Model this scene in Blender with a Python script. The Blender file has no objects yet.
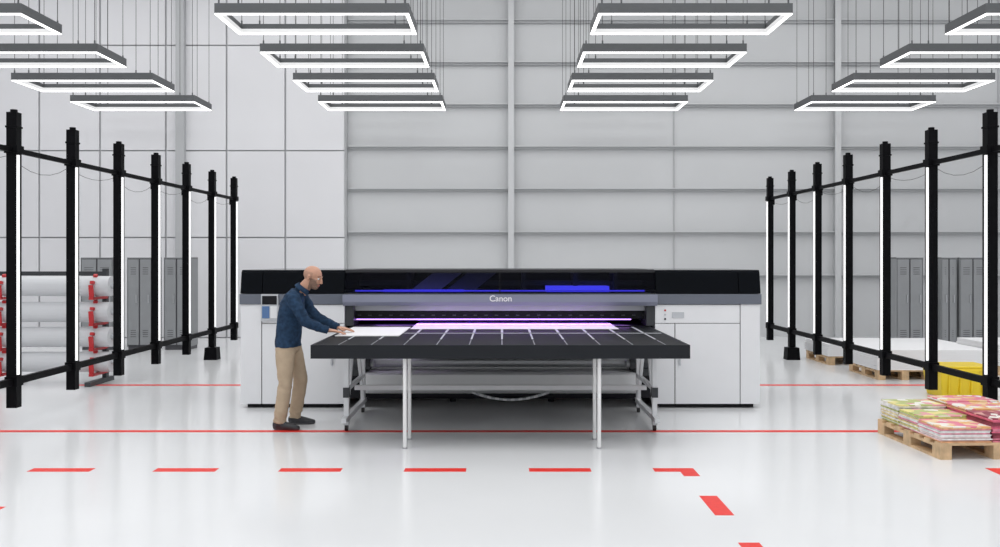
import bpy, bmesh, math, random
from mathutils import Vector, Matrix, Euler, noise
random.seed(4)
S=bpy.context.scene
S.view_settings.view_transform='Standard'
S.view_settings.look='None'

# ---------------------------------------------------------------- materials
def mat(name,col,rough=0.5,metal=0.0,emis=None,es=0.0,noise=0.0,nscale=6.0,bump=0.0,coat=0.0,spec=0.5):
    m=bpy.data.materials.new(name); m.use_nodes=True
    nt=m.node_tree; b=nt.nodes['Principled BSDF']
    b.inputs['Base Color'].default_value=(*col,1); b.inputs['Roughness'].default_value=rough
    b.inputs['Metallic'].default_value=metal; b.inputs['Coat Weight'].default_value=coat
    b.inputs['Specular IOR Level'].default_value=spec
    if emis: 
        b.inputs['Emission Color'].default_value=(*emis,1); b.inputs['Emission Strength'].default_value=es
    tc=nt.nodes.new('ShaderNodeTexCoord')
    nz=nt.nodes.new('ShaderNodeTexNoise'); nz.inputs['Scale'].default_value=nscale; nz.inputs['Detail'].default_value=4
    nt.links.new(tc.outputs['Object'],nz.inputs['Vector'])
    if noise>0:
        r=nt.nodes.new('ShaderNodeValToRGB')
        r.color_ramp.elements[0].position=.3; r.color_ramp.elements[1].position=.7
        r.color_ramp.elements[0].color=(*[c*(1-noise) for c in col],1)
        r.color_ramp.elements[1].color=(*[min(1,c*(1+noise)) for c in col],1)
        nt.links.new(nz.outputs['Fac'],r.inputs['Fac']); nt.links.new(r.outputs['Color'],b.inputs['Base Color'])
    if bump>0:
        bp=nt.nodes.new('ShaderNodeBump'); bp.inputs['Strength'].default_value=bump; bp.inputs['Distance'].default_value=.01
        nt.links.new(nz.outputs['Fac'],bp.inputs['Height']); nt.links.new(bp.outputs['Normal'],b.inputs['Normal'])
    return m
M={}
M['floor']=mat('epoxy_floor',(.81,.82,.83),.17,noise=.02,nscale=.6,spec=.55)
M['wall']=mat('wall_cladding',(.58,.59,.60),.6,noise=.03,nscale=.4)
M['girt']=mat('wall_girt',(.46,.47,.48),.5)
M['wallw']=mat('wall_panel_white',(.75,.75,.77),.55,noise=.02,nscale=.5)
M['seam']=mat('wall_seam',(.45,.46,.47),.6)
M['ceil']=mat('ceiling_paint',(.8,.8,.8),.8,noise=.02)
M['red']=mat('red_floor_tape',(.80,.04,.03),.4,noise=.05,nscale=20,spec=.3)
M['alu']=mat('lamp_housing',(.11,.115,.12),.45,.2,spec=.3)
M['led']=mat('lamp_diffuser',(1,1,1),.4,emis=(1,1,1),es=2.5)
M['ledin']=mat('lamp_inner_diffuser',(.7,.7,.7),.4,emis=(1,1,1),es=.25)
M['wire']=mat('black_cable',(.03,.03,.03),.5)
M['black']=mat('black_powdercoat',(.004,.004,.005),.5,noise=.2,nscale=30,spec=.06)
M['strip']=mat('tube_light',(1,1,1),.3,emis=(1,1,1),es=.45)
M['pw']=mat('printer_white',(.76,.77,.79),.3,noise=.01)
M['pw2']=mat('printer_tray_white',(.90,.91,.92),.4)
M['pg']=mat('printer_light_grey',(.50,.52,.55),.35)
M['pband']=mat('printer_band_grey',(.12,.135,.17),.35)
M['pband2']=mat('printer_band_lavender',(.22,.235,.31),.35)
M['pglass']=mat('printer_black_gloss',(.002,.003,.005),.10,spec=.07)
M['pdark']=mat('printer_dark',(.010,.010,.013),.4,spec=.15)
M['ptrim']=mat('printer_trim_dark_grey',(.045,.048,.053),.35,spec=.3)
M['tabletop']=mat('table_top_black',(.008,.009,.011),.45,noise=.1,nscale=8,spec=.10)
M['tableedge']=mat('table_edge_anthracite',(.018,.020,.024),.45,spec=.15)
M['tstrip']=mat('table_strip_metal',(.6,.62,.66),.35,.2)
M['white']=mat('white_paint',(.85,.85,.85),.35)
M['steel']=mat('brushed_steel',(.45,.46,.48),.35,.7,noise=.05,nscale=40)
M['rubber']=mat('rubber',(.02,.02,.02),.6)
M['paper']=mat('white_board',(.86,.86,.87),.5)
M['roll']=mat('roll_film_grey',(.60,.61,.63),.4)
M['blue']=mat('blue_lamp',(.1,.1,1),.4,emis=(.08,.08,1),es=1.6)
M['blue2']=mat('blue_glow_strip',(.05,.05,.6),.4,emis=(.07,.06,.9),es=1.3)
M['purple']=mat('uv_lamp',(.6,.3,1),.4,emis=(.55,.28,1),es=2.6)
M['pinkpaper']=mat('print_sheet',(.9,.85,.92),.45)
M['screen']=mat('screen_blue',(.05,.1,.2),.2,emis=(.1,.25,.6),es=.2)
M['locker']=mat('locker_grey',(.27,.28,.29),.45,noise=.03)
M['lockerd']=mat('locker_gap',(.08,.08,.09),.5)
M['wood']=mat('pallet_wood',(.62,.43,.25),.7,noise=.25,nscale=9,bump=.3)
M['yellow']=mat('yellow_plastic',(.85,.62,.02),.4,noise=.03)
M['redm']=mat('red_clamp',(.50,.015,.02),.4,noise=.05)
M['skin']=mat('skin',(.52,.28,.19),.5,noise=.06,nscale=25)
M['beard']=mat('beard',(.24,.145,.105),.8,noise=.3,nscale=200,bump=.4)
M['stub']=mat('hair_stubble',(.42,.235,.165),.6,noise=.1,nscale=150)
M['eyew']=mat('eye_white',(.8,.8,.8),.2)
M['eyed']=mat('eye_iris',(.05,.03,.02),.2)
M['lip']=mat('lips',(.42,.17,.13),.5)
M['shirt']=mat('denim_navy_shirt',(.018,.042,.085),.85,noise=.4,nscale=24,bump=.4,spec=.2)
M['pants']=mat('khaki_trousers',(.47,.365,.26),.85,noise=.06,nscale=12,bump=.3,spec=.2)
M['shoe']=mat('dark_shoe',(.035,.037,.042),.6,noise=.2,nscale=40)
M['sole']=mat('shoe_sole',(.12,.12,.13),.6)
g=bpy.data.materials.new('tinted_glass'); g.use_nodes=True; nt=g.node_tree; nt.nodes.clear()
o=nt.nodes.new('ShaderNodeOutputMaterial'); mx=nt.nodes.new('ShaderNodeMixShader')
tr=nt.nodes.new('ShaderNodeBsdfTransparent'); tr.inputs[0].default_value=(.58,.58,.70,1)
gl=nt.nodes.new('ShaderNodeBsdfGlossy'); gl.inputs['Roughness'].default_value=.04; gl.inputs[0].default_value=(.35,.37,.42,1)
fr=nt.nodes.new('ShaderNodeFresnel'); fr.inputs[0].default_value=1.25
nt.links.new(fr.outputs[0],mx.inputs[0]); nt.links.new(tr.outputs[0],mx.inputs[1]); nt.links.new(gl.outputs[0],mx.inputs[2]); nt.links.new(mx.outputs[0],o.inputs[0])
M['glass']=g

# ---------------------------------------------------------------- mesh builder
class B:
    def __init__(s): s.bm=bmesh.new(); s.mats=[]
    def mi(s,m):
        if m not in s.mats: s.mats.append(m)
        return s.mats.index(m)
    def faces(s,vs,fs,m):
        i=s.mi(m); bv=[s.bm.verts.new(v) for v in vs]
        for f in fs:
            fc=s.bm.faces.new([bv[k] for k in f]); fc.material_index=i
        return bv
    def box(s,x0,x1,y0,y1,z0,z1,m,xf=None):
        vs=[Vector((x,y,z)) for z in (z0,z1) for y in (y0,y1) for x in (x0,x1)]
        if xf: vs=[xf@v for v in vs]
        s.faces(vs,[(0,2,3,1),(4,5,7,6),(0,1,5,4),(2,6,7,3),(0,4,6,2),(1,3,7,5)],m)
    def taper(s,x0,x1,y0,y1,z0,z1,d,m):
        vs=[Vector((x,y,z0)) for y in (y0+d,y1-d) for x in (x0+d,x1-d)]+[Vector((x,y,z1)) for y in (y0,y1) for x in (x0,x1)]
        s.faces(vs,[(0,2,3,1),(4,5,7,6),(0,1,5,4),(2,6,7,3),(0,4,6,2),(1,3,7,5)],m)
    def cyl(s,p0,p1,r,m,n=14,r2=None):
        p0=Vector(p0);p1=Vector(p1);t=(p1-p0).normalized()
        a=Vector((0,0,1)) if abs(t.z)<.9 else Vector((1,0,0))
        u=t.cross(a).normalized(); v=t.cross(u); r2=r if r2 is None else r2
        vs=[p0+(u*math.cos(2*math.pi*k/n)+v*math.sin(2*math.pi*k/n))*r for k in range(n)]
        vs+=[p1+(u*math.cos(2*math.pi*k/n)+v*math.sin(2*math.pi*k/n))*r2 for k in range(n)]
        fs=[(k,(k+1)%n,n+(k+1)%n,n+k) for k in range(n)]+[tuple(reversed(range(n))),tuple(range(n,2*n))]
        s.faces(vs,fs,m)
    def prism(s,x0,x1,poly,m):
        n=len(poly)
        vs=[Vector((x0,y,z)) for y,z in poly]+[Vector((x1,y,z)) for y,z in poly]
        fs=[(k,(k+1)%n,n+(k+1)%n,n+k) for k in range(n)]+[tuple(reversed(range(n))),tuple(range(n,2*n))]
        s.faces(vs,fs,m)
    def beam(s,p0,p1,w,h,m):
        p0=Vector(p0);p1=Vector(p1);t=(p1-p0);L=t.length;t.normalize()
        a=Vector((0,0,1)) if abs(t.z)<.9 else Vector((0,1,0))
        u=t.cross(a).normalized(); v=u.cross(t)
        xf=Matrix(((t.x,u.x,v.x,p0.x),(t.y,u.y,v.y,p0.y),(t.z,u.z,v.z,p0.z),(0,0,0,1)))
        s.box(0,L,-w/2,w/2,-h/2,h/2,m,xf)
    def done(s,name,bevel=0.0,smooth=False):
        bmesh.ops.recalc_face_normals(s.bm,faces=s.bm.faces)
        me=bpy.data.meshes.new(name); s.bm.to_mesh(me); s.bm.free()
        for m in s.mats: me.materials.append(M[m])
        ob=bpy.data.objects.new(name,me); S.collection.objects.link(ob)
        if smooth:
            for p in me.polygons: p.use_smooth=True
        if bevel>0:
            b=ob.modifiers.new('bevel','BEVEL'); b.width=bevel; b.segments=2; b.limit_method='ANGLE'
        return ob

# ---------------------------------------------------------------- room
CH=8.6
b=B(); b.box(-14,14,-3,20.2,-.1,0,'floor'); b.done('floor')
b=B(); b.box(-14,14,-3,20.2,CH,CH+.1,'ceil'); b.done('ceiling')
b=B(); b.box(-14.2,-14,-3,20.2,0,CH,'wallw'); b.done('wall_left')
b=B(); b.box(14,14.2,-3,20.2,0,CH,'wallw'); b.done('wall_right')
b=B()
b.box(-14,14,20,20.2,0,CH,'wall')
def H(y): return 1.75-(y-258)/45
def XW(x): return (x-502)/45
for y in (-20,22,64,106,148,190,233,276):
    z=H(y)
    b.box(-3.4,14,19.93,20,z-.035,z+.035,'girt')
    b.box(-3.4,14,19.86,19.93,z+.015,z+.035,'wall')
for x in (511,835):
    X=XW(x); b.box(X-.04,X+.04,19.82,20,0,CH,'girt'); b.box(X-.065,X+.065,19.80,19.82,0,CH,'wall')
for x in (674,998):
    X=XW(x); b.box(X-.012,X+.012,19.97,20,0,CH,'girt')
xs=[-14,XW(45),XW(105),XW(170),XW(230),XW(288),XW(347)]
zs=[0,2.2,H(152),H(48),CH]
b.box(-14,XW(348),19.80,20,0,CH,'seam')
for i in range(len(xs)-1):
    for k in range(len(zs)-1):
        b.box(xs[i]+.02,xs[i+1]-.02,19.75,19.80,zs[k]+.015,zs[k+1]-.015,'wallw')
X=XW(186); b.box(X-.09,X+.09,19.6,19.75,0,CH,'girt')
b.done('wall_back')

# floor tape
def tape(name,rects):
    b=B()
    for x0,x1,y0,y1 in rects: b.box(x0,x1,y0,y1,0.0002,.0016,'red')
    return b.done(name)
tape('floor_marking_line',[(-9,9,9.04,9.14)])
tape('floor_marking_line',[(-5.9,5.95,12.33,12.45)])
r=[]
for k in range(6):
    x=(31-502)/121+k*1.029
    x1=x+.51
    if k==5: x1=1.59
    r.append((x,x1,7.37,7.49))
r.append((1.46,1.59,7.22,7.37))
r.append((1.45,1.58,6.12,6.62)); r.append((1.45,1.58,5.05,5.53))
r.append((4.02,4.15,7.1,7.37)); r.append((4.02,4.6,7.3701,7.49)); r.append((-4.5,-3.49,6.25,6.33) )
tape('floor_marking_dashes',r)

# ---------------------------------------------------------------- ceiling lamps
def lamp(xl,y0):
    w=2.49;d=1.07;z0=4.87;z1=5.01;t=.05
    b=B()
    for (a,c,e,f) in ((xl,xl+w,y0,y0+t),(xl,xl+w,y0+d-t,y0+d),(xl,xl+t,y0+t,y0+d-t),(xl+w-t,xl+w,y0+t,y0+d-t)):
        b.box(a,c,e,f,z0+.012,z1,'alu')
        b.box(a+.004,c-.004,e+.002,f-.002,z0,z0+.012,'led')
    q=.004
    b.box(xl+t,xl+w-t,y0+d-t-q,y0+d-t,z0+.012,z1-.07,'ledin'); b.box(xl+t,xl+w-t,y0+t,y0+t+q,z0+.012,z1-.07,'ledin')
    b.box(xl+t,xl+t+q,y0+t+q,y0+d-t-q,z0+.012,z1-.07,'ledin'); b.box(xl+w-t-q,xl+w-t,y0+t+q,y0+d-t-q,z0+.012,z1-.07,'ledin')
    for px in (xl+.05,xl+.30,xl+w-.30,xl+w-.05):
        for py in (y0+.025,y0+d-.025):
            b.cyl((px,py,z1),(px,py,CH),.0045,'wire',6)
            b.cyl((px,py,z1),(px,py,z1+.05),.012,'alu',8)
    return b.done('pendant_frame_lamp')
for k in (-1,0,1,2,3):
    y=11.51+2.163*k
    for xl in (-8.66,-3.70,1.21,6.17): lamp(xl+.02,y)

# ---------------------------------------------------------------- post partitions
def partition(sg):
    b=B(); L=5.0
    ys=[9.22+1.262*k for k in range(-1,7)]
    for k,y in enumerate(ys):
        w=.052
        b.box(sg*L-w,sg*L+w,y-w,y+w,.22,3.24,'black')
        b.box(sg*L-w-.008,sg*L+w+.008,y-w-.008,y+w+.008,3.08,3.10,'black')
        b.box(sg*L-w-.016,sg*L+w+.016,y-w-.016,y+w+.016,2.82,2.90,'black')
        b.box(sg*L-w-.012,sg*L+w+.012,y-w-.012,y+w+.012,.44,.54,'black')
        b.cyl((sg*L,y,3.24),(sg*L,y,3.27),.035,'black')
        xi=sg*(L-w-.014)
        b.box(xi-.012,xi+.012,y-w,y-w+.02,.56,2.80,'strip')
        b.cyl((sg*(L+.1),y+.1,2.75),(sg*(L+.1),y+.1,2.86),.02,'black',8)
        if k==6:
            b.taper(sg*L-.10,sg*L+.10,y-.10,y+.10,.0,.21,-.012,'black'); b.box(sg*L-.03,sg*L+.03,y-.03,y+.03,.19,.25,'black')
    b.box(sg*L-.02,sg*L+.02,ys[0],ys[-1],2.83,2.88,'black')
    b.box(sg*L-.025,sg*L+.025,ys[0],ys[-1],.45,.52,'black')
    for i in range(len(ys)-1):
        pr=None
        for q in range(7):
            f=q/6; p=Vector((sg*(L+.05),ys[i]+f*1.262,2.80-.14*4*f*(1-f)*(1 if i%2 else .6)))
            if pr: b.cyl(pr,p,.003,'wire',6)
            pr=p
    return b.done('black_post_partition',bevel=.004)
partition(-1); partition(1)

# ---------------------------------------------------------------- lockers
def locker(x0,x1,y0=17.1,n=2,h=1.76):
    b=B(); b.box(x0,x1,y0+.02,y0+.5,.08,h,'lockerd'); b.box(x0,x1,y0+.05,y0+.48,0,.08,'lockerd')
    b.box(x0-.005,x1+.005,y0,y0+.5,h-.02,h,'locker'); b.box(x0-.005,x0+.005,y0,y0+.5,.06,h,'locker'); b.box(x1-.005,x1+.005,y0,y0+.5,.06,h,'locker')
    w=(x1-x0)/n
    for k in range(n):
        a=x0+k*w+.014;c=x0+(k+1)*w-.014
        b.box(a,c,y0,y0+.02,.10,h-.035,'locker')
        for q in range(4):
            b.box(a+.05,c-.05,y0-.004,y0,h-.2-.04*q,h-.19-.04*q,'lockerd'); b.box(a+.05,c-.05,y0-.004,y0,.25+.04*q,.26+.04*q,'lockerd')
        b.box(c-.05,c-.03,y0-.02,y0,.9,1.05,'steel')
    return b.done('metal_locker',bevel=.003)
for a,c in ((-8.0,-7.40),(-7.12,-6.66),(-6.42,-5.95)): locker(a,c)
for a,c in ((7.5,8.0),(8.35,8.64),(8.70,9.2)): locker(a,c)

# ---------------------------------------------------------------- roll rack
b=B()
for z in (1.36,1.0,.655,.31):
    b.cyl((-8.9,12.5,z),(-5.42,12.5,z),.14,'roll',28); b.cyl((-9.0,12.5,z),(-5.38,12.5,z),.04,'pg',16)
    for x in (-8.5,-6.88,-5.62):
        for a in (20,70):
            c=math.cos(math.radians(a));s_=math.sin(math.radians(a))
            b.beam((x,12.5-.13*c,z+.13*s_),(x,12.5-.19*c,z+.17*s_),.05,.04,'redm')
        b.beam((x,12.30,z-.165),(x,12.78,z-.165),.06,.035,'redm')
        b.beam((x,12.33,z-.165),(x,12.30,z+.02),.06,.025,'redm')
for x in (-8.5,-6.88,-5.62):
    b.box(x-.03,x+.03,12.72,12.80,0,1.60,'ptrim'); b.box(x-.04,x+.04,12.2,12.95,0,.06,'ptrim')
b.box(-8.5,-5.6,12.74,12.78,1.50,1.56,'ptrim'); b.box(-8.5,-5.6,12.74,12.78,.25,.31,'ptrim')
b.done('media_roll_rack')

# ---------------------------------------------------------------- pallets
def pallet(b,xf,w=1.2,d=1.0):
    bw=.1
    n=7; 
    for k in range(n):
        y=k*(d-bw)/(n-1); b.box(0,w,y,y+bw,.122,.144,'wood',xf)
    for k in range(3):
        x=k*(w-.1)/2
        b.box(x,x+.1,0,d,.10,.122,'wood',xf); b.box(x,x+.1,0,d,0,.022,'wood',xf)
        for q in range(3):
            y=q*(d-.14)/2; b.box(x,x+.1,y,y+.14,.022,.10,'wood',xf)
def boardpallet(x,y,w,d,top):
    b=B(); n=2 if w>1.4 else 1
    for k in range(n):
        pallet(b,Matrix.Translation((x+k*w/n,y,0)),w/n-.03,d)
    z=.145
    while z<top:
        j=random.uniform(-.012,.012); b.box(x-.02+j,x+w+.0+j,y-.02,y+d,z,z+.026,'paper'); z+=.029
    return b.done('board_stack_pallet')
boardpallet(5.40,12.9,1.6,1.1,.42)
boardpallet(5.34,14.7,2.2,1.1,.34)
boardpallet(7.4,13.4,1.8,1.2,.44)

# yellow bin
b=B(); x0,x1,y0,y1=5.46,6.12,11.2,11.7
b.taper(x0,x1,y0,y1,0,.36,.04,'yellow'); b.box(x0-.02,x1+.02,y0-.02,y1+.02,.34,.37,'yellow')
b.box(x0-.01,x1+.01,y0-.01,y1+.01,.37,.40,'yellow'); b.box(x0+.2,x1-.2,y0-.035,y0-.01,.30,.36,'yellow')
for k in range(4): b.box(x0+.1+k*.14,x0+.12+k*.14,y0-.003,y0+.03,.06,.32,'yellow')
b.done('yellow_storage_bin',bevel=.012)

# print pallet
cols=[(.75,.25,.35),(.85,.78,.70),(.55,.60,.20),(.85,.45,.25),(.85,.85,.82),(.45,.50,.15),(.75,.15,.25),(.9,.70,.35),(.30,.05,.08),(.85,.6,.6)]
for i,c in enumerate(cols): M['p%d'%i]=mat('print_%d'%i,c,.5,noise=.25,nscale=18)
def printmat(name,c1,c2,c3,sc):
    m=mat(name,c1,.4); nt=m.node_tree; bs=nt.nodes['Principled BSDF']
    tc=nt.nodes.new('ShaderNodeTexCoord'); v=nt.nodes.new('ShaderNodeTexVoronoi'); v.inputs['Scale'].default_value=sc
    r=nt.nodes.new('ShaderNodeValToRGB'); r.color_ramp.interpolation='CONSTANT'
    sp=nt.nodes.new('ShaderNodeSeparateColor')
    e=r.color_ramp.elements; e[0].color=(*c1,1); e[1].color=(*c2,1); e[1].position=.35
    for p,c in ((.6,c3),(.8,(.9,.88,.8))):
        q=e.new(p); q.color=(*c,1)
    nt.links.new(tc.outputs['Object'],v.inputs['Vector']); nt.links.new(v.outputs['Color'],sp.inputs[0]); nt.links.new(sp.outputs[0],r.inputs[0]); nt.links.new(r.outputs[0],bs.inputs['Base Color'])
    return m
M['pt0']=printmat('floral_print_a',(.80,.22,.32),(.85,.5,.2),(.9,.65,.4),12)
M['pt1']=printmat('floral_print_b',(.85,.75,.3),(.80,.35,.40),(.5,.55,.2),10)
M['pt2']=printmat('floral_print_c',(.30,.05,.08),(.45,.10,.14),(.7,.35,.3),12)
b=B()
xf=Matrix.Translation((3.80,7.80,0))@Matrix.Rotation(math.radians(2),4,'Z')
pallet(b,xf,1.04,1.2)
piles=[(.02,.46,.02,.42,.13,(0,2,4,3,9),'pt0'),(.47,1.03,.02,.44,.20,(8,6,8,8,0),'pt2'),(.03,.49,.43,.82,.16,(1,2,4,7,0),'pt1'),(.50,1.02,.45,.83,.21,(9,4,3,8,6),'pt0'),(.03,.49,.83,1.19,.19,(2,1,5,7,4),'pt1'),(.50,1.02,.84,1.19,.22,(3,4,0,7),'pt0')]
for x0,x1,y0,y1,h,cs,tp in piles:
    z=.145;h+=.145
    while z<h:
        jx=random.uniform(-.010,.010);jy=random.uniform(-.010,.010)
        b.box(x0+jx,x1+jx,y0+jy,y1+jy,z,z+.010,tp if z+.0115>=h else 'p%d'%random.choice(cs),xf); z+=.0115
b.done('printed_board_pallet')

# ---------------------------------------------------------------- printer
b=B()
xa,xl,xr,xb=-3.045,-1.83,1.785,3.01; F=10.5; K=12.1
for a,c in ((xa,xl),(xr,xb)):
    b.box(a+.01,c-.01,F+.015,K-.015,.05,1.21,'pdark')
    b.box(a+.06,c-.06,F+.06,K-.06,0,.05,'pdark')
g=.005
for (a,c,z0,z1) in ((xa,-2.80,.05,1.21),(-2.795,xl,.05,.985),(-2.795,xl,.992,1.205),
                    (xr,2.775,.992,1.205),(xr,2.015,.05,.985),(2.02,2.775,.05,.985),(2.78,xb,.05,1.21)):
    b.box(a,c-g,F-.015,F+.02,z0,z1,'pw')
for x0,x1 in ((xa,xa+.012),(xb-.017,xb-.005)):
    b.box(x0,x1,F+.02,K,.05,1.21,'pw')
b.box(xl-.012,xl,F+.02,K,.05,1.21,'pg'); b.box(xr,xr+.012,F+.02,K,.05,1.21,'pg')
b.box(-1.99,-1.97,F-.045,F-.015,.5,.8,'pg'); b.box(2.06,2.08,F-.045,F-.015,.5,.8,'pg')
for q in range(3):
    b.cyl((1.90+.0,F-.022,1.14-.05*q),(1.90,F-.015,1.14-.05*q),.012,('redm','pg','pdark')[q])
b.box(1.98,2.12,F-.02,F-.015,1.05,1.12,'pg')
b.box(-2.80,-2.60,F-.05,F-.015,1.02,1.33,'pg'); b.box(-2.785,-2.70,F-.056,F-.05,1.05,1.19,'screen'); b.box(-2.69,-2.615,F-.056,F-.05,1.05,1.19,'pw')
b.box(-2.785,-2.615,F-.056,F-.05,1.21,1.31,'pdark')
b.box(xa-.01,xb+.01,F-.03,K,1.21,1.33,'pband')
b.prism(xl-.02,xr+.02,[(F-.055,1.215),(F-.04,1.195),(F+.1,1.195),(F+.1,1.325),(F-.07,1.325),(F-.07,1.24)],'pband2')
def canopy(a,c,m): b.prism(a,c,[(F-.03,1.335),(F+.02,1.585),(F+.05,1.61),(K-.03,1.61),(K,1.58),(K,1.335)],m)
canopy(xa,xa+.25,'pglass'); canopy(xa+.256,xl-.006,'pglass'); canopy(xr+.006,xb-.256,'pglass'); canopy(xb-.25,xb,'pglass')
b.prism(xl,xr,[(F+.016,1.575),(F+.02,1.59),(F+.05,1.615),(F+.25,1.615),(F+.25,1.59),(F+.05,1.585)],'pdark')
b.box(xl,xr,K-.25,K,1.33,1.61,'pdark'); b.box(xl,xr,F+.25,K-.25,1.60,1.612,'pdark')
b.box(xl,xr,F-.03,F+.06,1.325,1.34,'ptrim')
for a,c in ((xl+.005,-.03),(-.02,xr-.005)):
    b.prism(a,c,[(F-.028,1.34),(F+.018,1.578),(F+.024,1.578),(F-.022,1.34)],'glass')
b.prism(-.032,-.018,[(F-.035,1.335),(F+.015,1.585),(F+.03,1.585),(F-.015,1.335)],'pdark')
b.box(xl,xr,K-.06,K,.05,1.33,'pdark')
b.box(xl,xr,11.0,11.25,1.10,1.30,'pdark')
b.box(xl,xr,10.97,11.0,1.20,1.24,'ptrim')
b.box(xl,xr,11.5,11.6,1.40,1.46,'ptrim')
for x in (-1.2,-.5,.25,.9,1.4): b.box(x,x+.05,11.3,11.8,1.33,1.58,'ptrim')
b.box(.55,1.33,11.15,11.45,1.33,1.40,'blue'); b.box(-1.4,-.45,10.62,10.66,1.35,1.378,'blue2')
b.box(-1.75,1.70,10.72,10.74,1.35,1.368,'blue2')
b.box(.5,1.4,10.85,11.4,1.20,1.33,'ptrim')
def reflection_slab(xa_,xb_,m):   # tilted grey panels imitating diagonal reflections in the canopy glass
    vs=[Vector(v) for v in ((xa_,10.80,1.36),(xb_,10.80,1.36),(xb_+.28,10.95,1.585),(xa_+.28,10.95,1.585),(xa_,10.82,1.36),(xb_,10.82,1.36),(xb_+.28,10.97,1.585),(xa_+.28,10.97,1.585))]
    b.faces(vs,[(0,1,2,3),(7,6,5,4),(0,4,5,1),(1,5,6,2),(2,6,7,3),(3,7,4,0)],m)
reflection_slab(-1.10,-.75,'pg'); reflection_slab(-.68,-.33,'pband2')
b.box(xl,xr,F+.1,F+.16,1.13,1.21,'pg')
b.box(xl,xr,F+.16,F+.42,1.03,1.2,'pdark')
for k in range(28):
    x=xl+.12+k*.125; b.box(x,x+.04,F+.150,F+.16,1.065,1.08,'ptrim')
b.box(xl+.1,xr-.25,F+.20,F+.24,1.014,1.03,'purple'); b.box(xl+.3,xr-.35,F+.34,F+.38,1.015,1.03,'blue')
b.box(xl,xl+.10,F+.0,F+.4,.96,1.2,'ptrim'); b.box(xr-.10,xr,F+.0,F+.4,.96,1.2,'ptrim')
b.box(xl+.02,xr-.02,10.56,K-.1,.86,.955,'tabletop')
b.box(xl,xr,10.85,11.1,.28,.86,'pw2'); b.box(xl+.25,xr-.25,10.70,10.85,.60,.80,'pw2')
b.box(xl,xr,10.9,K-.1,.05,.28,'pdark')
b.prism(xl+.22,xr-.22,[(10.46,.42),(10.40,.40),(10.40,.22),(10.5,.17),(10.85,.20),(10.85,.42)],'pw2')
b.cyl((xl+.15,10.66,.52),(xr-.15,10.66,.52),.06,'steel',20)
b.cyl((xl+.18,10.52,.14),(xr-.18,10.52,.14),.035,'pdark',14)
for sx,s_ in ((xl,1),(xr,-1)):
    def bx(a,c,*r): b.box(min(sx+s_*a,sx+s_*c),max(sx+s_*a,sx+s_*c),*r)
    bx(0,.28,10.50,10.95,.45,.80,'pdark'); bx(.02,.22,10.47,10.55,.38,.62,'ptrim'); bx(.0,.20,10.50,10.9,.12,.38,'pdark')
    b.cyl((sx+s_*.05,10.48,.52),(sx+s_*.30,10.48,.52),.07,'ptrim',18); b.cyl((sx+s_*.30,10.48,.52),(sx+s_*.34,10.48,.52),.045,'steel',18)
    b.cyl((sx+s_*.12,10.44,.68),(sx+s_*.12,10.50,.68),.04,'steel',14)
for x in (-1.7,-.6,.6,1.65): b.cyl((x,11.0,0),(x,11.0,.06),.04,'pdark')
pr=None
for q in range(21):
    f=q/20; p=(-.35+.9*f,10.42,.20-.09*4*f*(1-f)); 
    if pr: b.beam(pr,p,.04,.025,'pw' if q%2 else 'pg')
    pr=p
prn=b.done('flatbed_printer',bevel=.006)
tx=bpy.data.curves.new('logo','FONT'); tx.body='Canon'; tx.size=.098; tx.extrude=.002; tx.align_x='CENTER'; tx.offset=.0012
to=bpy.data.objects.new('logo_text',tx); S.collection.objects.link(to)
to.location=(-.015,F-.073,1.248); to.rotation_euler=(math.pi/2,0,0); to.data.materials.append(M['white']); to.parent=prn

# ---------------------------------------------------------------- feed table
b=B(); TZ=.957
x0,x1=-1.745,1.715; y0,y1=8.2,10.38
b.box(x0+.02,x1-.02,y0+.02,y1,TZ-.05,TZ-.003,'tabletop')
b.box(x0,x1,y0,y0+.03,TZ-.125,TZ,'tableedge'); b.box(x0,x0+.03,y0+.03,y1,TZ-.125,TZ,'tableedge'); b.box(x1-.03,x1,y0+.03,y1,TZ-.125,TZ,'tableedge')
for k in range(11):
    x=-1.5+k*.3
    b.box(x-.009,x+.009,8.8,9.45,TZ-.003,TZ,'tstrip'); b.box(x-.013,x+.013,9.6,10.36,TZ-.003,TZ,'tstrip')
    b.box(x-.005,x+.005,8.25,8.7,TZ-.003,TZ-.001,'steel')
b.box(x0+.03,x1-.03,9.50,9.54,TZ-.003,TZ-.001,'tstrip')
for y in (8.4,9.2,10.1): b.box(x0+.03,x1-.03,y,y+.05,TZ-.12,TZ-.05,'ptrim')
for s_ in (-1,1):
    X=s_*.893
    b.cyl((X,8.27,.0),(X,8.27,TZ-.05),.018,'white',16); b.cyl((X,8.27,0),(X,8.27,.012),.024,'steel',16)
    b.cyl((X,8.68,.0),(X,8.68,TZ-.05),.018,'white',16); b.cyl((X,8.68,0),(X,8.68,.012),.024,'steel',16)
    X=s_*1.56-.015
    for y in (9.12,10.2):
        b.beam((X,y,.11),(X,y,TZ-.12),.05,.05,'pw')
        b.cyl((X-.015,y,.035),(X+.015,y,.035),.035,'rubber',16); b.box(X-.025,X+.025,y-.03,y+.03,.06,.115,'steel')
    for (ya,yb) in ((9.12,9.5),(10.2,9.8)):
        b.beam((X,ya,.16),(X,yb,TZ-.14),.035,.035,'pw')
    b.beam((X,8.95,.13),(X,10.3,.13),.05,.05,'pw'); b.beam((X,9.0,.80),(X,10.3,.80),.05,.05,'pw')
    b.beam((X+.0,9.12,.42),(X-s_*.0,10.2,.42),.04,.04,'pw')
    b.box(X-.03,X+.03,9.08,9.16,.34,.44,'ptrim')
b.beam((-1.57,9.6,.37),(1.54,9.6,.37),.04,.05,'pw')
b.done('feed_table',bevel=.003)
b=B(); b.box(-1.69,-1.04,9.1,10.25,TZ+.001,TZ+.009,'paper'); b.done('white_board_sheet')
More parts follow.
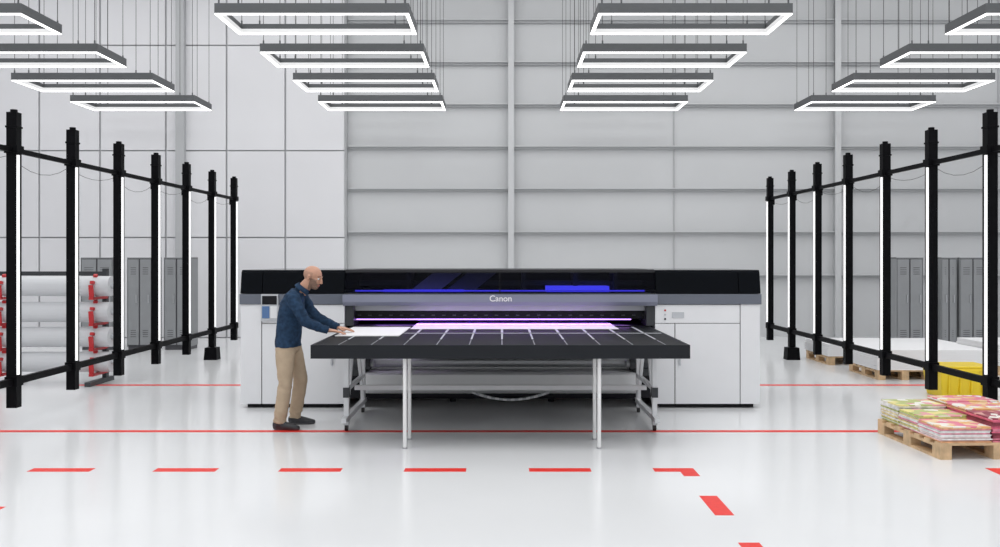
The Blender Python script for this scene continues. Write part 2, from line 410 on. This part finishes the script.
b=B(); b.box(-1.02,1.30,10.0,11.6,TZ+.001,TZ+.006,'pinkpaper'); b.done('print_sheet')

# ---------------------------------------------------------------- man
def tube(bm,pts,rad,n=20,ref=Vector((0,1,0)),cap=.55):
    pts=[Vector(p) for p in pts]; rad=[(r,r) if not isinstance(r,tuple) else r for r in rad]
    t0=(pts[0]-pts[1]).normalized(); t1=(pts[-1]-pts[-2]).normalized()
    m0=min(rad[0])*cap; m1=min(rad[-1])*cap
    P=[pts[0]+t0*m0]+pts+[pts[-1]+t1*m1]; R=[(rad[0][0]*.62,rad[0][1]*.62)]+rad+[(rad[-1][0]*.62,rad[-1][1]*.62)]
    rings=[]
    for i,p in enumerate(P):
        t=(P[min(i+1,len(P)-1)]-P[max(i-1,0)]).normalized()
        u=(ref-t*ref.dot(t)).normalized(); v=t.cross(u)
        rings.append([bm.verts.new(p+u*R[i][0]*math.cos(2*math.pi*k/n)+v*R[i][1]*math.sin(2*math.pi*k/n)) for k in range(n)])
    for i in range(len(rings)-1):
        for k in range(n): bm.faces.new((rings[i][k],rings[i][(k+1)%n],rings[i+1][(k+1)%n],rings[i+1][k]))
    e0=bm.verts.new(P[0]+t0*m0*.35); e1=bm.verts.new(P[-1]+t1*m1*.35)
    for k in range(n):
        bm.faces.new((e0,rings[0][(k+1)%n],rings[0][k])); bm.faces.new((e1,rings[-1][k],rings[-1][(k+1)%n]))
def ell(bm,c,r,xf=None,rot=0):
    m=Matrix.Translation(c)@Matrix.Rotation(rot,4,'Y')@Matrix.Diagonal((r[0],r[1],r[2],1))
    if xf is not None: m=xf@m
    bmesh.ops.create_uvsphere(bm,u_segments=24,v_segments=16,radius=1,matrix=m)
def remesh(bm,vox,sm=4,fac=.5):
    bmesh.ops.recalc_face_normals(bm,faces=bm.faces)
    me=bpy.data.meshes.new('t'); bm.to_mesh(me); bm.free()
    ob=bpy.data.objects.new('t',me); S.collection.objects.link(ob)
    r=ob.modifiers.new('r','REMESH'); r.mode='VOXEL'; r.voxel_size=vox
    if sm:
        s_=ob.modifiers.new('s','SMOOTH'); s_.iterations=sm; s_.factor=fac
    dg=bpy.context.evaluated_depsgraph_get(); dg.update()
    m2=bpy.data.meshes.new_from_object(ob.evaluated_get(dg)); bpy.data.objects.remove(ob)
    return m2
parts=[]
def part(me,fn,mats):
    for m in mats: me.materials.append(M[m])
    for p in me.polygons:
        p.use_smooth=True; p.material_index=fn(p.center)
    parts.append(me)
def ridge(p): return (1-2*abs(noise.noise(p)))
CY=9.33
bm=bmesh.new()
tube(bm,[(-2.215,CY,.835),(-2.218,CY,.90),(-2.205,CY,1.02),(-2.190,CY,1.14),(-2.175,CY,1.26),(-2.145,CY,1.345),(-2.110,CY,1.395)],
     [(.184,.134),(.176,.130),(.168,.128),(.18,.130),(.20,.122),(.19,.098),(.12,.075)],28,cap=.12)
tube(bm,[(-2.10,CY,1.39),(-2.07,CY,1.435)],[(.07,.068),(.062,.062)],20,cap=.2)
armN=[(-2.135,9.165,1.345),(-2.06,9.115,1.22),(-1.985,9.10,1.105),(-1.87,9.135,1.05),(-1.785,9.165,1.018)]
armF=[(-2.12,9.50,1.345),(-2.05,9.55,1.22),(-1.97,9.57,1.12),(-1.84,9.545,1.06),(-1.745,9.52,1.022)]
for A in (armN,armF): tube(bm,A,[.072,.062,.055,.046,.037],18,cap=.15)
me=remesh(bm,.008,4)
for v in me.vertices:
    c=v.co; d=.010*(ridge(Vector((c.x*9+c.z*5,c.y*6,c.z*11-c.x*6)))-.5)+.003*noise.noise(c*30)
    v.co=c+v.normal*d*(.55+.45*(c.x>-2.1))
part(me,lambda c:0,['shirt'])
bm=bmesh.new(); n=28
NB=Matrix.Translation((-2.072,CY,1.425))@Matrix.Rotation(math.radians(38),4,'Y')
rg=[]
for (r,z) in ((.069,.0),(.066,.038),(.073,.040),(.086,.004),(.088,-.008)):
    ring=[]
    for k in range(n+1):
        a=math.radians(14)+(2*math.pi-math.radians(28))*k/n
        zz=z-(.018*max(0,math.cos(a))**6 if z<.02 else 0)
        ring.append(bm.verts.new(NB@Vector((r*math.cos(a),r*math.sin(a)*1.04,zz))))
    rg.append(ring)
for i in range(len(rg)-1):
    for k in range(n): bm.faces.new((rg[i][k],rg[i][k+1],rg[i+1][k+1],rg[i+1][k]))
me=bpy.data.meshes.new('collar'); bm.to_mesh(me); bm.free(); part(me,lambda c:0,['shirt'])
for A in (armN,armF):
    bm=bmesh.new(); a=Vector(A[-2]);e=Vector(A[-1]); t=(e-a).normalized()
    tube(bm,[e-t*.035,e+t*.012],[.0405,.0395],20,cap=.05); me=bpy.data.meshes.new('cuff'); bm.to_mesh(me); bm.free(); part(me,lambda c:0,['shirt'])
bm=bmesh.new()
tube(bm,[(-2.21,CY,.93),(-2.215,CY,.87),(-2.215,CY,.80)],[(.155,.112),(.168,.118),(.16,.118)],24,cap=.3)
legN=[(-2.225,9.245,.83),(-2.225,9.225,.68),(-2.215,9.205,.47),(-2.235,9.185,.30),(-2.262,9.175,.12),(-2.265,9.175,.07)]
legF=[(-2.20,9.415,.83),(-2.165,9.43,.68),(-2.115,9.45,.48),(-2.14,9.465,.30),(-2.175,9.475,.12),(-2.175,9.475,.07)]
for A in (legN,legF): tube(bm,A,[(.088,.104),(.08,.094),(.066,.073),(.062,.070),(.055,.064),(.058,.068)],20,cap=.08)
me=remesh(bm,.008,3)
for v in me.vertices:
    c=v.co; k=max(0,1-abs(c.z-.14)/.14)*1.3+.7*max(0,1-abs(c.z-.47)/.12)+.4
    d=.008*k*(ridge(Vector((c.x*7,c.y*7,c.z*16+c.x*8)))-.5)
    v.co=c+v.normal*d
part(me,lambda c:0,['pants'])
for (ax,ay,rz) in ((-2.262,9.17,-6),(-2.175,9.48,5)):
    bm=bmesh.new()
    xf=Matrix.Translation((ax,ay,0))@Matrix.Rotation(math.radians(rz),4,'Z')
    P=[(-.055,0,.045),(-.02,0,.05),(.05,0,.045),(.11,0,.036),(.165,0,.028),(.195,0,.024)]
    R=[(.034,.045),(.038,.05),(.042,.042),(.048,.034),(.043,.026),(.030,.020)]
    tube(bm,[xf@Vector(p) for p in P],R,20,cap=.5)
    tube(bm,[xf@Vector(p) for p in ((-.01,0,.05),(0,0,.105))],[(.045,.055),(.042,.05)],18,cap=.1)
    me=remesh(bm,.006,3)
    for v in me.vertices:
        if v.co.z<.028: v.co.z=max(.001,v.co.z*.6+.0) if v.co.z>.008 else .001
    part(me,lambda c:1 if c.z<.018 else 0,['shoe','sole'])
HX=Matrix.Translation((-1.962,CY,1.545))@Matrix.Rotation(math.radians(17),4,'Y')@Matrix.Rotation(math.radians(-12),4,'Z')
bm=bmesh.new()
ell(bm,(-.012,0,.035),(.098,.076,.086),HX)
ell(bm,(.03,0,-.02),(.060,.060,.085),HX)
ell(bm,(.045,0,-.083),(.042,.040,.030),HX)
ell(bm,(.0,0,-.055),(.06,.058,.045),HX)
ell(bm,(.078,0,.030),(.017,.050,.010),HX)
for s_ in (-1,1):
    ell(bm,(.060,s_*.036,-.02),(.026,.022,.022),HX)
    ell(bm,(-.012,s_*.078,-.005),(.019,.009,.032),HX,-.15)
    ell(bm,(-.010,s_*.085,.014),(.016,.008,.012),HX)
    ell(bm,(.099,s_*.012,-.032),(.010,.009,.007),HX)
tube(bm,[HX@Vector((.085,0,.022)),HX@Vector((.100,0,-.005)),HX@Vector((.110,0,-.028))],[(.010,.012),(.012,.014),(.014,.013)],12)
ell(bm,(.088,0,-.053),(.010,.024,.006),HX); ell(bm,(.086,0,-.064),(.010,.021,.007),HX)
tube(bm,[(-2.085,CY,1.40),(-2.045,CY,1.45),tuple(HX@Vector((-.015,0,-.045)))],[(.066,.066),(.058,.060),(.060,.062)],20)
me=remesh(bm,.004,2)
HI=HX.inverted()
def hf(c):
    l=HI@c
    if abs(l.y)<.024 and l.x>.083 and -.070<l.z<-.048: return 3
    if l.x>.0 and l.z>-.125 and not(l.x>.075 and l.z>-.042) and l.z<-.035+.03*(abs(l.y)>.045): return 1
    if -.015<l.z<.055 and l.x<.02 and abs(l.y)<.0775 : return 2
    return 0
part(me,hf,['skin','beard','stub','lip'])
for s_ in (-1,1):
    bm=bmesh.new(); ell(bm,(.078,s_*.030,.008),(.012,.014,.009),HX); ell(bm,(.087,s_*.030,.006),(.005,.006,.006),HX)
    me=bpy.data.meshes.new('eye'); bm.to_mesh(me); bm.free()
    part(me,lambda c:1 if (HI@c).x>.0885 else 0,['eyew','eyed'])
    bm=bmesh.new(); tube(bm,[HX@Vector((.088,s_*.012,.036)),HX@Vector((.086,s_*.032,.040)),HX@Vector((.074,s_*.050,.035))],[.005,.0055,.004],8)
    me=bpy.data.meshes.new('brow'); bm.to_mesh(me); bm.free(); part(me,lambda c:0,['beard'])
def hand(w,yaw,pitch,side):
    X=Matrix.Translation(w)@Matrix.Rotation(yaw,4,'Z')@Matrix.Rotation(pitch,4,'Y')
    T=lambda p:X@Vector(p)
    lat=(X.to_3x3()@Vector((0,1,0)))
    bm=bmesh.new()
    tube(bm,[T((-.04,0,0)),T((0,0,0)),T((.03,0,0)),T((.07,0,-.002)),T((.092,0,-.004))],[(.026,.022),(.027,.020),(.038,.017),(.042,.015),(.040,.012)],20,lat,.4)
    for yy,L,cu in ((-.031,.062,.30),(-.0105,.078,.26),(.0105,.083,.24),(.031,.072,.22)):
        yy*=side
        pt=[Vector((.080,yy,-.004))]; a=0
        for q in (.42,.32,.26):
            a+=cu*.5; pt.append(pt[-1]+Vector((math.cos(a)*L*q*1.15,yy*.06,-math.sin(a)*L*q*1.15)))
        tube(bm,[T(p) for p in pt],[.0095,.0088,.008,.007],10,lat,.8)
    pt=[Vector((.018,side*.026,-.004)),Vector((.045,side*.052,-.010)),Vector((.070,side*.060,-.014)),Vector((.090,side*.060,-.018))]
    tube(bm,[T(p) for p in pt],[.014,.0115,.0095,.008],10,Vector((0,0,1)),.8)
    me=remesh(bm,.0028,2); part(me,lambda c:0,['skin'])
hand((-1.765,9.172,1.012),math.radians(12),math.radians(5),1)
hand((-1.725,9.515,1.012),math.radians(-12),math.radians(4),-1)
obs=[]
for i,me in enumerate(parts):
    o=bpy.data.objects.new('man_%d'%i,me); S.collection.objects.link(o); obs.append(o)
with bpy.context.temp_override(active_object=obs[0],object=obs[0],selected_objects=obs,selected_editable_objects=obs):
    bpy.ops.object.join()
obs[0].name='standing_man'; obs[0].data.name='standing_man'

# ---------------------------------------------------------------- lights
def area(name,loc,sx,sy,e,col=(1,1,1),rot=(0,0,0)):
    l=bpy.data.lights.new(name,'AREA'); l.shape='RECTANGLE'; l.size=sx; l.size_y=sy; l.energy=e; l.color=col
    o=bpy.data.objects.new(name,l); S.collection.objects.link(o); o.location=loc; o.rotation_euler=rot; return o
area('overhead_fill_light',(0,6,8.4),24,6,760,(1,1,1)); area('overhead_fill_light',(0,15,8.4),24,6,680,(1,1,1))  # broad fill lamps added below the closed ceiling, which has no skylights
area('uv_light',(0,10.72,1.012),3.0,.12,8,(.58,.26,1))
area('uv_light',(-.1,10.35,1.17),2.6,.08,2,(.60,.28,1))
w=bpy.data.worlds.new('world'); S.world=w; w.use_nodes=True
w.node_tree.nodes['Background'].inputs[0].default_value=(.96,.98,1,1); w.node_tree.nodes['Background'].inputs[1].default_value=.95

# ---------------------------------------------------------------- camera
c=bpy.data.cameras.new('camera'); co=bpy.data.objects.new('camera',c); S.collection.objects.link(co)
c.sensor_width=36; c.lens=32.4; co.location=(0,0,1.75); co.rotation_euler=(math.pi/2,0,0)
c.shift_x=-.002; c.shift_y=-.0155; c.clip_end=200
S.camera=co
